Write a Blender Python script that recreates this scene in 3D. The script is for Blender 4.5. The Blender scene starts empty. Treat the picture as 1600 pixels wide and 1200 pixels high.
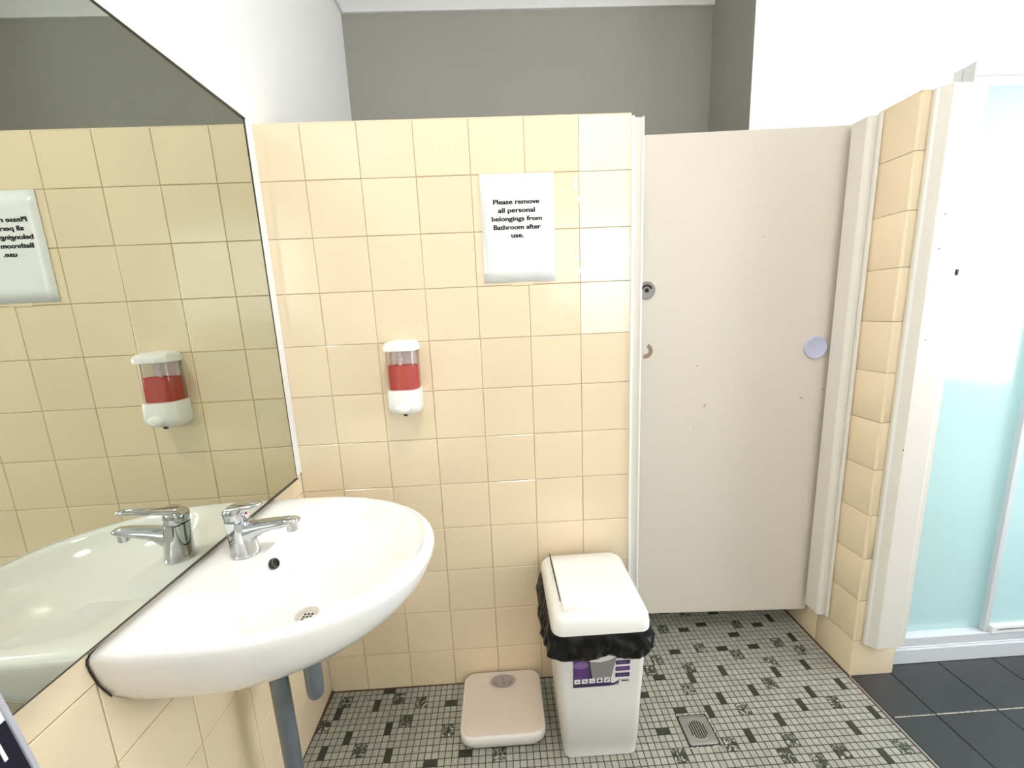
import bpy, math, random
from mathutils import Vector, Matrix, noise
random.seed(7)
S = bpy.context.scene
C = S.collection

# ------------------------------------------------------------------ camera
cam_d = bpy.data.cameras.new('camera')
cam = bpy.data.objects.new('camera', cam_d); C.objects.link(cam)
cam_d.sensor_width = 36.0
cam_d.lens = 13.9077
cam_d.clip_start = 0.01
Rm = Matrix(((0.998405, 0.048597, -0.028726), (-0.036791, 0.174206, -0.984022), (-0.042816, 0.983509, 0.175716)))
cam.matrix_world = Matrix.Translation((0.64397, -1.20425, 1.28542)) @ Rm.to_4x4()
S.camera = cam

# ------------------------------------------------------------------ world, exposure
W = bpy.data.worlds.new('world'); S.world = W; W.use_nodes = True
W.node_tree.nodes['Background'].inputs[0].default_value = (0.8, 0.9, 1.0, 1)
W.node_tree.nodes['Background'].inputs[1].default_value = 0.6
S.view_settings.view_transform = 'Standard'
S.view_settings.look = 'None'
S.view_settings.gamma = 1.0
S.view_settings.use_curve_mapping = False
S.view_settings.exposure = 0.22
cy = S.cycles
cy.max_bounces = 10; cy.diffuse_bounces = 5; cy.glossy_bounces = 5; cy.transmission_bounces = 6
cy.transparent_max_bounces = 8
cy.caustics_reflective = True; cy.caustics_refractive = False
cy.blur_glossy = 0.3
cy.sample_clamp_indirect = 60.0
cy.use_denoising = True

# light strengths of the lamps and windows that are built further down
LAMP_MAIN = 56.0        # round ceiling lamp above the basin
FILL_SHOWER = 55.0      # added fill lamp that brightens the shower glass and white wall
WINDOW_RIGHT = 10.0      # frosted window in the right wall
FILL_BACK = 3.0       # added glowing window behind the camera, unseen fill

# ------------------------------------------------------------------ materials
def new_mat(name):
    m = bpy.data.materials.new(name); m.use_nodes = True
    return m, m.node_tree, m.node_tree.nodes['Principled BSDF']

def mat(name, col, rough=0.5, metal=0.0, coat=0.0, bump=0.0, bscale=60.0, vary=0.0, vscale=4.0, island=0.0, spec=0.5):
    m, nt, b = new_mat(name)
    b.inputs['Base Color'].default_value = (*col, 1)
    b.inputs['Roughness'].default_value = rough
    b.inputs['Metallic'].default_value = metal
    b.inputs['Coat Weight'].default_value = coat
    b.inputs['Coat Roughness'].default_value = 0.08
    b.inputs['Specular IOR Level'].default_value = spec
    tc = nt.nodes.new('ShaderNodeTexCoord')
    if vary or island:
        mx = nt.nodes.new('ShaderNodeMix'); mx.data_type = 'RGBA'; mx.blend_type = 'MIX'
        lo = tuple(max(0, c * (1 - vary - island)) for c in col)
        hi = tuple(min(1, c * (1 + vary + island)) for c in col)
        mx.inputs[6].default_value = (*lo, 1); mx.inputs[7].default_value = (*hi, 1)
        n = nt.nodes.new('ShaderNodeTexNoise'); n.inputs['Scale'].default_value = vscale
        nt.links.new(tc.outputs['Object'], n.inputs['Vector'])
        if island:
            g = nt.nodes.new('ShaderNodeNewGeometry')
            mm = nt.nodes.new('ShaderNodeMix'); mm.data_type = 'FLOAT'
            mm.inputs[0].default_value = island / (vary + island)
            nt.links.new(n.outputs['Fac'], mm.inputs[2]); nt.links.new(g.outputs['Random Per Island'], mm.inputs[3])
            nt.links.new(mm.outputs[0], mx.inputs[0])
        else:
            nt.links.new(n.outputs['Fac'], mx.inputs[0])
        nt.links.new(mx.outputs[2], b.inputs['Base Color'])
    if bump:
        n2 = nt.nodes.new('ShaderNodeTexNoise'); n2.inputs['Scale'].default_value = bscale
        bp = nt.nodes.new('ShaderNodeBump'); bp.inputs['Strength'].default_value = bump; bp.inputs['Distance'].default_value = 0.002
        nt.links.new(tc.outputs['Object'], n2.inputs['Vector'])
        nt.links.new(n2.outputs['Fac'], bp.inputs['Height']); nt.links.new(bp.outputs['Normal'], b.inputs['Normal'])
    return m

def emit_mat(name, col, strength):
    m, nt, b = new_mat(name)
    b.inputs['Base Color'].default_value = (0.8, 0.8, 0.8, 1)
    b.inputs['Emission Color'].default_value = (*col, 1)
    b.inputs['Emission Strength'].default_value = strength
    return m

M = {}
M['tile'] = mat('cream_tile', (0.83, 0.69, 0.49), 0.16, coat=0.3, vary=0.05, vscale=3, island=0.03)
M['tile_pale'] = mat('pale_tile', (0.89, 0.85, 0.68), 0.16, coat=0.3, vary=0.03)
M['tile_edge'] = mat('tile_cap', (0.84, 0.70, 0.48), 0.2, coat=0.3)
M['grout'] = mat('wall_grout', (0.52, 0.41, 0.27), 0.9, vary=0.25, vscale=9)
M['white_paint'] = mat('white_wall_paint', (0.84, 0.84, 0.83), 0.7, bump=0.1, bscale=90)
M['grey_paint'] = mat('grey_wall_paint', (0.36, 0.345, 0.305), 0.75, bump=0.08, bscale=120, vary=0.03)
M['ceiling'] = mat('ceiling_white', (0.82, 0.82, 0.82), 0.8)
M['mosaic'] = mat('mosaic_grey', (0.36, 0.36, 0.31), 0.42, vary=0.14, vscale=160, island=0.10)
M['mosaic_dark'] = mat('mosaic_dark_green', (0.030, 0.036, 0.022), 0.35, vary=0.2, vscale=60)
M['mosaic_grout'] = mat('mosaic_grout', (0.045, 0.040, 0.028), 0.9, vary=0.3, vscale=20)
M['grime'] = mat('brown_sealant', (0.09, 0.045, 0.025), 0.7, vary=0.4, vscale=30)
M['black_tile'] = mat('charcoal_tile', (0.032, 0.032, 0.034), 0.42, vary=0.12, vscale=14, island=0.08)
M['black_grout'] = mat('charcoal_grout', (0.018, 0.017, 0.016), 0.9, vary=0.5, vscale=12)
M['pale_grout'] = mat('worn_grout', (0.42, 0.38, 0.33), 0.8, vary=0.5, vscale=60)
M['door'] = mat('door_laminate', (0.68, 0.63, 0.55), 0.42, vary=0.025, vscale=2.2, bump=0.03, bscale=30)
M['trim'] = mat('painted_trim', (0.74, 0.71, 0.65), 0.35, vary=0.02, vscale=7)
M['trim_white'] = mat('white_trim', (0.82, 0.82, 0.80), 0.3)
M['mark'] = mat('brown_mark', (0.30, 0.22, 0.16), 0.8, vary=0.3, vscale=200)
M['ceramic'] = mat('white_ceramic', (0.90, 0.895, 0.885), 0.07, coat=0.5)
M['waste'] = mat('off_white_waste', (0.66, 0.60, 0.54), 0.3)
M['chrome'] = mat('chrome', (0.60, 0.61, 0.64), 0.06, metal=1.0)
M['steel'] = mat('dull_steel', (0.42, 0.41, 0.40), 0.38, metal=0.85, bump=0.1, bscale=300)
M['shaded_steel'] = mat('shaded_lock_steel', (0.26, 0.25, 0.23), 0.45, metal=0.6)  # steel copy darkened in colour for the shadow on the lock
M['pipe'] = mat('grey_pipe', (0.16, 0.19, 0.22), 0.28, metal=0.35, vary=0.2, vscale=25)
M['black'] = mat('black_gap', (0.004, 0.004, 0.004), 0.6)
M['mirror'] = mat('mirror_silver', (0.63, 0.66, 0.59), 0.0, metal=1.0)
M['mirror_edge'] = mat('mirror_edge', (0.03, 0.035, 0.03), 0.3)
M['plastic'] = mat('white_plastic', (0.86, 0.86, 0.845), 0.28, coat=0.1)
M['plastic2'] = mat('bin_plastic', (0.80, 0.80, 0.79), 0.35)
M['bag'] = mat('black_bin_bag', (0.004, 0.004, 0.004), 0.36, bump=0.9, bscale=28, spec=0.25)
M['scale_body'] = mat('scale_plastic', (0.76, 0.74, 0.70), 0.35)
M['scale_mat'] = mat('scale_platform', (0.70, 0.60, 0.53), 0.5, bump=0.15, bscale=250)
M['dial'] = mat('dial_face', (0.34, 0.30, 0.28), 0.4)
M['dial_rim'] = mat('dial_rim', (0.60, 0.54, 0.48), 0.35)
M['ink'] = mat('black_ink', (0.008, 0.008, 0.008), 0.5)
M['ink_soft'] = mat('dial_ink', (0.06, 0.05, 0.05), 0.5)
M['paper'] = mat('laminated_paper', (0.86, 0.87, 0.88), 0.12, coat=0.5)
M['lilac'] = mat('lilac_rubber', (0.52, 0.53, 0.72), 0.45)
M['alu'] = mat('white_aluminium', (0.66, 0.69, 0.74), 0.28, coat=0.2)
M['alu_bright'] = mat('bright_white_rail', (0.88, 0.89, 0.90), 0.25)
M['purple'] = mat('label_purple', (0.10, 0.035, 0.20), 0.35, vary=0.5, vscale=40)
M['violet'] = mat('label_violet', (0.26, 0.14, 0.38), 0.35)
M['navy'] = mat('label_navy', (0.03, 0.02, 0.10), 0.35)
M['label_grey'] = mat('label_grey', (0.27, 0.26, 0.27), 0.35, vary=0.1, vscale=50)
M['label_white'] = mat('label_white', (0.82, 0.80, 0.82), 0.35)
M['label_ink'] = mat('label_ink', (0.05, 0.03, 0.08), 0.35)
M['red_dot'] = mat('red_dot', (0.35, 0.01, 0.05), 0.3)
M['blue_black'] = mat('blue_black_print', (0.004, 0.004, 0.018), 0.35)
M['lilac_grey'] = mat('box_edge', (0.45, 0.45, 0.52), 0.4)
M['lamp'] = emit_mat('lamp_diffuser', (1.0, 0.95, 0.87), LAMP_MAIN)
M['fill_lamp'] = emit_mat('shower_fill_diffuser', (0.93, 0.99, 1.0), FILL_SHOWER)
M['pane_r'] = emit_mat('window_daylight', (0.93, 0.97, 1.0), WINDOW_RIGHT)
M['fill_pane'] = emit_mat('back_fill_pane', (0.95, 0.98, 1.0), FILL_BACK)

def clear_mat(name, tint, gloss=0.1, diff=0.0, dcol=(1, 1, 1), rough=0.05):
    m = bpy.data.materials.new(name); m.use_nodes = True; nt = m.node_tree
    for n in list(nt.nodes): nt.nodes.remove(n)
    o = nt.nodes.new('ShaderNodeOutputMaterial')
    t = nt.nodes.new('ShaderNodeBsdfTransparent'); t.inputs[0].default_value = (*tint, 1)
    g = nt.nodes.new('ShaderNodeBsdfGlossy'); g.inputs['Roughness'].default_value = rough
    d = nt.nodes.new('ShaderNodeBsdfDiffuse'); d.inputs[0].default_value = (*dcol, 1)
    m1 = nt.nodes.new('ShaderNodeMixShader'); m1.inputs[0].default_value = diff
    m2 = nt.nodes.new('ShaderNodeMixShader'); m2.inputs[0].default_value = gloss
    nt.links.new(t.outputs[0], m1.inputs[1]); nt.links.new(d.outputs[0], m1.inputs[2])
    nt.links.new(m1.outputs[0], m2.inputs[1]); nt.links.new(g.outputs[0], m2.inputs[2])
    nt.links.new(m2.outputs[0], o.inputs[0])
    return m
M['clear'] = clear_mat('clear_plastic', (0.90, 0.88, 0.87), 0.06, 0.05, (0.75, 0.72, 0.72))
M['soap'] = clear_mat('red_liquid_soap', (0.90, 0.13, 0.06), 0.05, 0.6, (0.80, 0.050, 0.022))

def frosted(name, col):
    m = bpy.data.materials.new(name); m.use_nodes = True; nt = m.node_tree
    for n in list(nt.nodes): nt.nodes.remove(n)
    o = nt.nodes.new('ShaderNodeOutputMaterial')
    t = nt.nodes.new('ShaderNodeBsdfTranslucent'); t.inputs[0].default_value = (*col, 1)
    d = nt.nodes.new('ShaderNodeBsdfDiffuse'); d.inputs[0].default_value = (*col, 1)
    g = nt.nodes.new('ShaderNodeBsdfGlossy'); g.inputs['Roughness'].default_value = 0.12
    a = nt.nodes.new('ShaderNodeMixShader'); a.inputs[0].default_value = 0.35
    b = nt.nodes.new('ShaderNodeMixShader'); b.inputs[0].default_value = 0.06
    nt.links.new(t.outputs[0], a.inputs[1]); nt.links.new(d.outputs[0], a.inputs[2])
    nt.links.new(a.outputs[0], b.inputs[1]); nt.links.new(g.outputs[0], b.inputs[2]); nt.links.new(b.outputs[0], o.inputs[0])
    return m
M['glass'] = frosted('frosted_green_glass', (0.80, 0.965, 0.975))

def marble():
    m, nt, b = new_mat('mosaic_marbled')
    tc = nt.nodes.new('ShaderNodeTexCoord'); n = nt.nodes.new('ShaderNodeTexNoise')
    n.inputs['Scale'].default_value = 55; n.inputs['Detail'].default_value = 4; n.inputs['Distortion'].default_value = 2.2
    r = nt.nodes.new('ShaderNodeValToRGB')
    r.color_ramp.elements[0].position = 0.44; r.color_ramp.elements[0].color = (0.035, 0.042, 0.028, 1)
    r.color_ramp.elements[1].position = 0.62; r.color_ramp.elements[1].color = (0.50, 0.50, 0.46, 1)
    e = r.color_ramp.elements.new(0.54); e.color = (0.16, 0.17, 0.13, 1)
    nt.links.new(tc.outputs['Object'], n.inputs['Vector']); nt.links.new(n.outputs['Fac'], r.inputs[0]); nt.links.new(r.outputs[0], b.inputs['Base Color'])
    b.inputs['Roughness'].default_value = 0.35
    return m
M['marble'] = marble()

# ------------------------------------------------------------------ mesh helpers
ORG = {}
class MB:
    def __init__(s): s.v = []; s.f = []; s.m = []
    def add(s, vs, fs, mi=0):
        o = len(s.v); s.v += [tuple(v) for v in vs]
        for f in fs: s.f.append(tuple(i + o for i in f)); s.m.append(mi)
        return s
    def box(s, x0, x1, y0, y1, z0, z1, mi=0):
        vs = [(x, y, z) for z in (z0, z1) for y in (y0, y1) for x in (x0, x1)]
        return s.add(vs, [(0, 2, 3, 1), (4, 5, 7, 6), (0, 1, 5, 4), (2, 6, 7, 3), (0, 4, 6, 2), (1, 3, 7, 5)], mi)
    def loft(s, rings, cap0=True, cap1=True, mi=0, closed=True):
        n = len(rings[0]); vs = [p for r in rings for p in r]; fs = []
        for k in range(len(rings) - 1):
            for i in range(n if closed else n - 1):
                j = (i + 1) % n
                fs.append((k * n + i, k * n + j, (k + 1) * n + j, (k + 1) * n + i))
        if cap0: fs.append(tuple(range(n))[::-1])
        if cap1: fs.append(tuple(range((len(rings) - 1) * n, len(rings) * n)))
        return s.add(vs, fs, mi)
    def lathe(s, c, prof, n=32, axis='z', mi=0, cap0=True, cap1=True, sx=1, sy=1):
        rings = []
        for r, h in prof:
            ring = []
            for i in range(n):
                a = 2 * math.pi * i / n; u, v = r * math.cos(a) * sx, r * math.sin(a) * sy
                p = {'z': (u, v, h), 'y': (u, h, v), 'x': (h, u, v)}[axis]
                ring.append((c[0] + p[0], c[1] + p[1], c[2] + p[2]))
            rings.append(ring)
        return s.loft(rings, cap0, cap1, mi)
    def tube(s, path, r, n=16, mi=0, closed=False, flat=1.0, up=Vector((0, 0, 1))):
        P = [Vector(p) for p in path]; rings = []
        for i, p in enumerate(P):
            a = P[(i - 1) % len(P)] if (closed or i) else P[0]
            b = P[(i + 1) % len(P)] if (closed or i < len(P) - 1) else P[-1]
            t = (b - a).normalized()
            u = t.cross(up)
            if u.length < 1e-4: u = t.cross(Vector((1, 0, 0)))
            u.normalize(); w = u.cross(t).normalized()
            rr = r[i] if isinstance(r, (list, tuple)) else r
            rings.append([tuple(p + u * rr * math.cos(2 * math.pi * k / n) + w * rr * flat * math.sin(2 * math.pi * k / n)) for k in range(n)])
        if closed: rings.append(rings[0]); return s.loft(rings, False, False, mi)
        return s.loft(rings, True, True, mi)
    def build(s, name, mats, parent=None, loc=None, smooth=None, bevel=0, seg=2, sub=0):
        if not isinstance(mats, (list, tuple)): mats = [mats]
        o0 = Vector(ORG[parent.name]) if parent else Vector(loc or (0, 0, 0))
        me = bpy.data.meshes.new(name)
        me.from_pydata([tuple(Vector(v) - o0) for v in s.v], [], s.f)
        for k in mats: me.materials.append(M[k] if isinstance(k, str) else k)
        me.polygons.foreach_set('material_index', s.m)
        me.validate(); me.update()
        import bmesh
        b = bmesh.new(); b.from_mesh(me); bmesh.ops.recalc_face_normals(b, faces=b.faces); b.to_mesh(me); b.free()
        if smooth is not None:
            me.polygons.foreach_set('use_smooth', [True] * len(me.polygons))
            me.set_sharp_from_angle(angle=math.radians(smooth))
        o = bpy.data.objects.new(name, me); C.objects.link(o)
        if parent: o.parent = parent
        else: o.location = o0
        ORG[o.name] = tuple(o0)
        if bevel:
            md = o.modifiers.new('bevel', 'BEVEL'); md.width = bevel; md.segments = seg; md.limit_method = 'ANGLE'; md.angle_limit = math.radians(35)
        if sub:
            md = o.modifiers.new('subdivision', 'SUBSURF'); md.levels = sub; md.render_levels = sub
        return o

def tag(o, label, cat, group=None):
    o['label'] = label; o['category'] = cat
    if group: o['group'] = group
    return o
def thing(name, label, cat, loc, group=None):
    o = bpy.data.objects.new(name, None); C.objects.link(o); o.location = loc; o.empty_display_size = 0.05
    ORG[o.name] = tuple(loc)
    return tag(o, label, cat, group)
def struct(o, label=None):
    o['kind'] = 'structure'
    if label: o['label'] = label
    return o
def rrect(x0, x1, y0, y1, r, z, n=6, crown=None):
    pts = []
    for cx, cyy, a0 in ((x1 - r, y1 - r, 0), (x0 + r, y1 - r, 90), (x0 + r, y0 + r, 180), (x1 - r, y0 + r, 270)):
        for k in range(n + 1):
            a = math.radians(a0 + 90 * k / n)
            pts.append((cx + r * math.cos(a), cyy + r * math.sin(a), z))
    return pts
def text_mesh(mb, body, place, width=None, height=None, mi=0, offset=0.0, depth=0.0):
    """place(u, v) -> 3-D point; u in 0..width along the line, v up. width sets the length of the line."""
    cu = bpy.data.curves.new('t', 'FONT'); cu.body = body; cu.size = 1.0; cu.offset = offset; cu.resolution_u = 3
    to = bpy.data.objects.new('t', cu); C.objects.link(to)
    bpy.context.view_layer.update()
    me = bpy.data.meshes.new_from_object(to)
    xs = [v.co.x for v in me.vertices]; x0, x1 = min(xs), max(xs)
    sx = width / (x1 - x0); sy = height if height else sx
    mb.add([place((v.co.x - x0) * sx, v.co.y * sy) for v in me.vertices], [tuple(p.vertices) for p in me.polygons], mi)
    bpy.data.objects.remove(to); bpy.data.curves.remove(cu); bpy.data.meshes.remove(me)

# ------------------------------------------------------------------ the room shell
ZT = 1.8274; P = 0.1535; X0 = -0.0258; ZTOP = 1.821; ZC = 2.76
rows = [0.0] + [ZT - j * P for j in range(11, 0, -1)] + [ZTOP]

def tiles(mb, us, vs, frame, mi=0, gap=0.0017, th=0.0032, skip=None, pick=None, jitter=0.0006):
    """pillow-edged tiles; frame(u, v, h) -> point, h = height above the grout"""
    for i in range(len(us) - 1):
        for j in range(len(vs) - 1):
            if skip and skip(i, j): continue
            u0, u1, v0, v1 = us[i] + gap / 2, us[i + 1] - gap / 2, vs[j] + gap / 2, vs[j + 1] - gap / 2
            e = 0.0016; c = [random.uniform(-jitter, jitter) for _ in range(4)]
            k = pick(i, j) if pick else mi
            pts = [frame(u0, v0, 0), frame(u1, v0, 0), frame(u1, v1, 0), frame(u0, v1, 0),
                   frame(u0, v0, th * .7), frame(u1, v0, th * .7), frame(u1, v1, th * .7), frame(u0, v1, th * .7),
                   frame(u0 + e, v0 + e, th + c[0]), frame(u1 - e, v0 + e, th + c[1]), frame(u1 - e, v1 - e, th + c[2]), frame(u0 + e, v1 - e, th + c[3])]
            fs = [(8, 9, 10, 11)]
            for a in range(4):
                b2 = (a + 1) % 4
                fs += [(a, b2, b2 + 4, a + 4), (a + 4, b2 + 4, b2 + 8, a + 8)]
            mb.add(pts, fs, k)

# tiled partition that carries the notice and the soap dispenser
T = 0.0035
colsB = [0.0] + [X0 + P * i for i in range(1, 7)] + [1.047]
mb = MB()
mb.box(-0.05, 1.045, T, 0.12, 0.0, ZTOP - 0.003, 1)
tiles(mb, colsB, rows, lambda u, v, h: (u, T - h, v), pick=lambda i, j: 2 if (i == 6 and j >= 8) else 0)
# rounded glazed edge on top of the partition
mb.add([(0, T, ZTOP - .004), (1.045, T, ZTOP - .004), (1.045, .0, ZTOP - .002), (0, .0, ZTOP - .002), (0, .004, ZTOP + .002), (1.045, .004, ZTOP + .002), (1.045, .12, ZTOP + .002), (0, .12, ZTOP + .002), (0, .12, ZTOP - .004), (1.045, .12, ZTOP - .004)],
       [(3, 2, 5, 4), (4, 5, 6, 7), (0, 1, 2, 3), (7, 6, 9, 8), (1, 9, 6, 5, 2), (0, 3, 4, 7, 8)], 3)
# dabs of white filler beside the paler tiles
for (px, pz, w, h) in ((0.885, 1.640, .012, .036), (0.893, 1.600, .008, .022), (0.888, 1.44, .011, .030), (.893, 1.40, .012, .014)):
    pts = []
    for k in range(12):
        a = 2 * math.pi * k / 12; rr = 1 + .25 * math.sin(3 * a + px * 90)
        pts.append((px + w / 2 * rr * math.cos(a), -.0009, pz + h / 2 * rr * math.sin(a)))
    mb.add(pts, [tuple(range(12))], 4)
struct(mb.build('wall_center', ['tile', 'grout', 'tile_pale', 'tile_edge', 'trim_white']), 'low cream tiled partition behind the basin and bin')

# left wall: tiled to 1.82 m in the wash room, painted above
mb = MB()
mb.box(-0.10, -T, -2.6, 0.0, 0.0, ZTOP, 1)
colsL = [-2.6] + [-0.0625 - 0.1495 * k for k in range(16, -1, -1)] + [0.0]
tiles(mb, colsL, rows, lambda u, v, h: (-T + h, u, v))
mb.box(-0.10, -0.001, -2.6, 0.0, ZTOP, ZC, 2)
mb.box(-0.10, -0.001, 0.0, 0.893, 0.0, ZC, 2)
struct(mb.build('wall_left', ['tile', 'grout', 'white_paint']))

# grey wall at the back of the toilet cubicle
mb = MB(); mb.box(-0.10, 1.725, 0.893, 0.99, 0, ZC)
struct(mb.build('wall_back', ['grey_paint']))
# block between cubicle and shower: grey on its cubicle side, white towards the room
mb = MB()
mb.add([(1.725, 0.56, 0), (1.725, 0.99, 0), (1.725, 0.99, ZC), (1.725, 0.56, ZC)], [(0, 1, 2, 3)], 0)
mb.add([(1.725, 0.56, 0), (3.4, 0.56, 0), (3.4, 0.56, ZC), (1.725, 0.56, ZC)], [(0, 1, 2, 3)], 1)
mb.add([(1.725, 0.99, 0), (3.4, 0.99, 0), (3.4, 0.99, ZC), (1.725, 0.99, ZC)], [(3, 2, 1, 0)], 1)
mb.add([(3.4, 0.56, 0), (3.4, 0.99, 0), (3.4, 0.99, ZC), (3.4, 0.56, ZC)], [(0, 1, 2, 3)], 1)
struct(mb.build('wall_right_back', ['grey_paint', 'white_paint']))

# right tiled partition between cubicle and shower
XR, YR = 1.80, -0.076
mb = MB()
mb.box(XR + T, 1.955, YR + T, 0.56, 0.0, ZTOP - .003, 1)
colsR = [YR + .006, 0.076, 0.229, 0.3825, 0.56]
tiles(mb, colsR, rows, lambda u, v, h: (XR + T - h, u, v))
tiles(mb, [XR + .006, 1.952], rows, lambda u, v, h: (u, YR + T - h, v))
# rounded nosing on the outer corner
for j in range(len(rows) - 1):
    rings = []
    for z in (rows[j] + .001, rows[j + 1] - .001):
        rings.append([(XR + .0065 - .0065 * math.cos(a) , YR + .0065 - .0065 * math.sin(a), z) for a in [math.pi / 2 * k / 6 for k in range(7)]])
    mb.loft(rings, False, False, 2, closed=False)
mb.box(XR, 1.955, YR, 0.56, ZTOP - .003, ZTOP + .002, 2)
struct(mb.build('wall_right', ['tile', 'grout', 'tile_edge'], smooth=40), 'tiled partition beside the cubicle door')

# outer shell behind the camera and beyond the shower
def wall_with_hole(name, axis, pos, th, a0, a1, h0, h1, z0, z1, matk):
    mb = MB()
    def bx(a, b, c, d):
        if axis == 'x': mb.box(pos, pos + th, a, b, c, d)
        else: mb.box(a, b, pos, pos + th, c, d)
    bx(a0, a1, 0, z0); bx(a0, a1, z1, ZC); bx(a0, h0, z0, z1); bx(h1, a1, z0, z1)
    return struct(mb.build(name, [matk]))
wall_with_hole('wall_right_outer', 'x', 3.4, 0.1, -2.6, 0.56, -1.35, -0.3, 0.75, 2.1, 'white_paint')
wall_with_hole('wall_front', 'y', -2.7, 0.1, -0.1, 3.5, 1.1, 2.3, 1.3, 2.2, 'white_paint')
def window(name, axis, pos, a0, a1, z0, z1, pm):
    root = bpy.data.objects.new(name, None); C.objects.link(root); struct(root); ORG[root.name] = (0, 0, 0)
    f = MB(); w = .04
    def bx(m_, a, b, c, d, t0=0.0, t1=.05):
        if axis == 'x': m_.box(pos + t0, pos + t1, a, b, c, d)
        else: m_.box(a, b, pos - t1, pos - t0, c, d)
    bx(f, a0, a1, z0, z0 + w); bx(f, a0, a1, z1 - w, z1); bx(f, a0, a0 + w, z0 + w, z1 - w); bx(f, a1 - w, a1, z0 + w, z1 - w)
    am = (a0 + a1) / 2; bx(f, am - .02, am + .02, z0 + w, z1 - w)
    f.build('window_frame', 'trim_white', root)
    g = MB(); bx(g, a0 + w, am - .02, z0 + w, z1 - w, .02, .026); bx(g, am + .02, a1 - w, z0 + w, z1 - w, .02, .026)
    g.build('pane', pm, root)
window('window_1', 'x', 3.42, -1.35, -0.3, 0.75, 2.1, 'pane_r')
window('fill_window', 'y', -2.62, 1.1, 2.3, 1.3, 2.2, 'fill_pane')  # added out of view to brighten the room from behind

mb = MB(); mb.box(-0.1, 3.5, -2.7, 0.99, ZC, ZC + .08)
struct(mb.build('ceiling', ['ceiling']))

# cornice: stepped cove, along the grey wall and along the left wall
def cornice(name, path_pts, inward):
    prof = [(0.0, 0.0), (0.012, 0.0), (0.014, 0.012), (0.030, 0.030), (0.058, 0.066), (0.078, 0.086), (0.085, 0.098), (0.085, 0.0999), (0.0, 0.0999)]
    mb = MB(); rings = []
    for (px, py) in path_pts:
        rings.append([(px + inward(px, py)[0] * d, py + inward(px, py)[1] * d, ZC - 0.1 + h) for d, h in prof])
    mb.loft(rings)
    return struct(mb.build(name, ['ceiling'], smooth=40))
def mitre(px, py):
    return (1, -1) if (px < .01 and py > .88) else ((1, 0) if px < .01 else (0, -1))
cornice('trim_1', [(0.0, -2.6), (0.0, 0.893)], mitre)
cornice('trim_2', [(0.0, 0.893), (1.725, 0.893)], mitre)

# ------------------------------------------------------------------ floors
PX, OX, PY = 0.0202, 0.0008, 0.0199
HOR = [(9,-1),(18,-13),(20,-4),(23,-12),(52,-5),(53,-11),(56,-2),(57,-8),(61,3),(63,13),(65,8),(69,9),(70,3),(73,12),(74,6),(76,3),(80,8),(28,-19),(36,-22),(47,-20),(62,-22),(74,-21)]
VER = [(2,-11),(2,-5),(5,-9),(8,-4),(11,-8),(12,-12),(62,-9),(62,-3),(65,-7),(66,-13),(68,-2),(71,-6),(72,-11),(77,-9),(77,-3),(80,-7),(82,-13),(83,-17),(83,-2),(84,9),(85,4),(86,-6),(87,-11),(31,-9),(40,-17),(56,-18),(6,-16),(24,-18),(69,-20),(78,-22)]
MAR = [(0,-7),(2,-3),(7,-11),(11,-3),(13,-7),(15,-4),(20,-9),(28,-13),(54,-15),(55,-1),(57,1),(60,-5),(61,8),(62,-14),(62,-1),(66,3),(67,-9),(67,12),(69,-16),(71,-14),(72,1),(73,-17),(74,-5),(76,8),(77,-16),(77,-1),(81,3),(82,-9),(84,1),(86,-16),(5,-19),(16,-20),(33,-17),(50,-18),(60,-20)]
cell = {}
for i, j in HOR:
    if (i, j) in cell or (i + 1, j) in cell: continue
    cell[(i, j)] = ('H', 1); cell[(i + 1, j)] = ('', 0)
for i, j in VER:
    if (i, j) in cell or (i, j + 1) in cell: continue
    cell[(i, j)] = ('V', 1); cell[(i, j + 1)] = ('', 0)
for i, j in MAR:
    for a in (0, 1):
        for b in (0, 1): cell.setdefault((i + a, j + b), ('M', 0))
rn = random.Random(3)
for _ in range(420):           # the part of the floor that is behind the camera or behind the door
    i = rn.randrange(0, 88); j = rn.choice(list(range(-128, -24)) + list(range(16, 43)))
    if any((i + a, j + b) in cell for a in (-1, 0, 1, 2) for b in (-1, 0, 1, 2)): continue
    k = rn.choice('HVM')
    if k == 'H': cell[(i, j)] = ('H', 1); cell[(i + 1, j)] = ('', 0)
    elif k == 'V': cell[(i, j)] = ('V', 1); cell[(i, j + 1)] = ('', 0)
    else:
        for a in (0, 1):
            for b in (0, 1): cell[(i + a, j + b)] = ('M', 0)
mb = MB()
mb.box(-0.1, 1.797, -2.6, 0.99, -0.05, -0.0012, 1)
DR = (1.150, 1.246, -0.260, -0.166)
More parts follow.
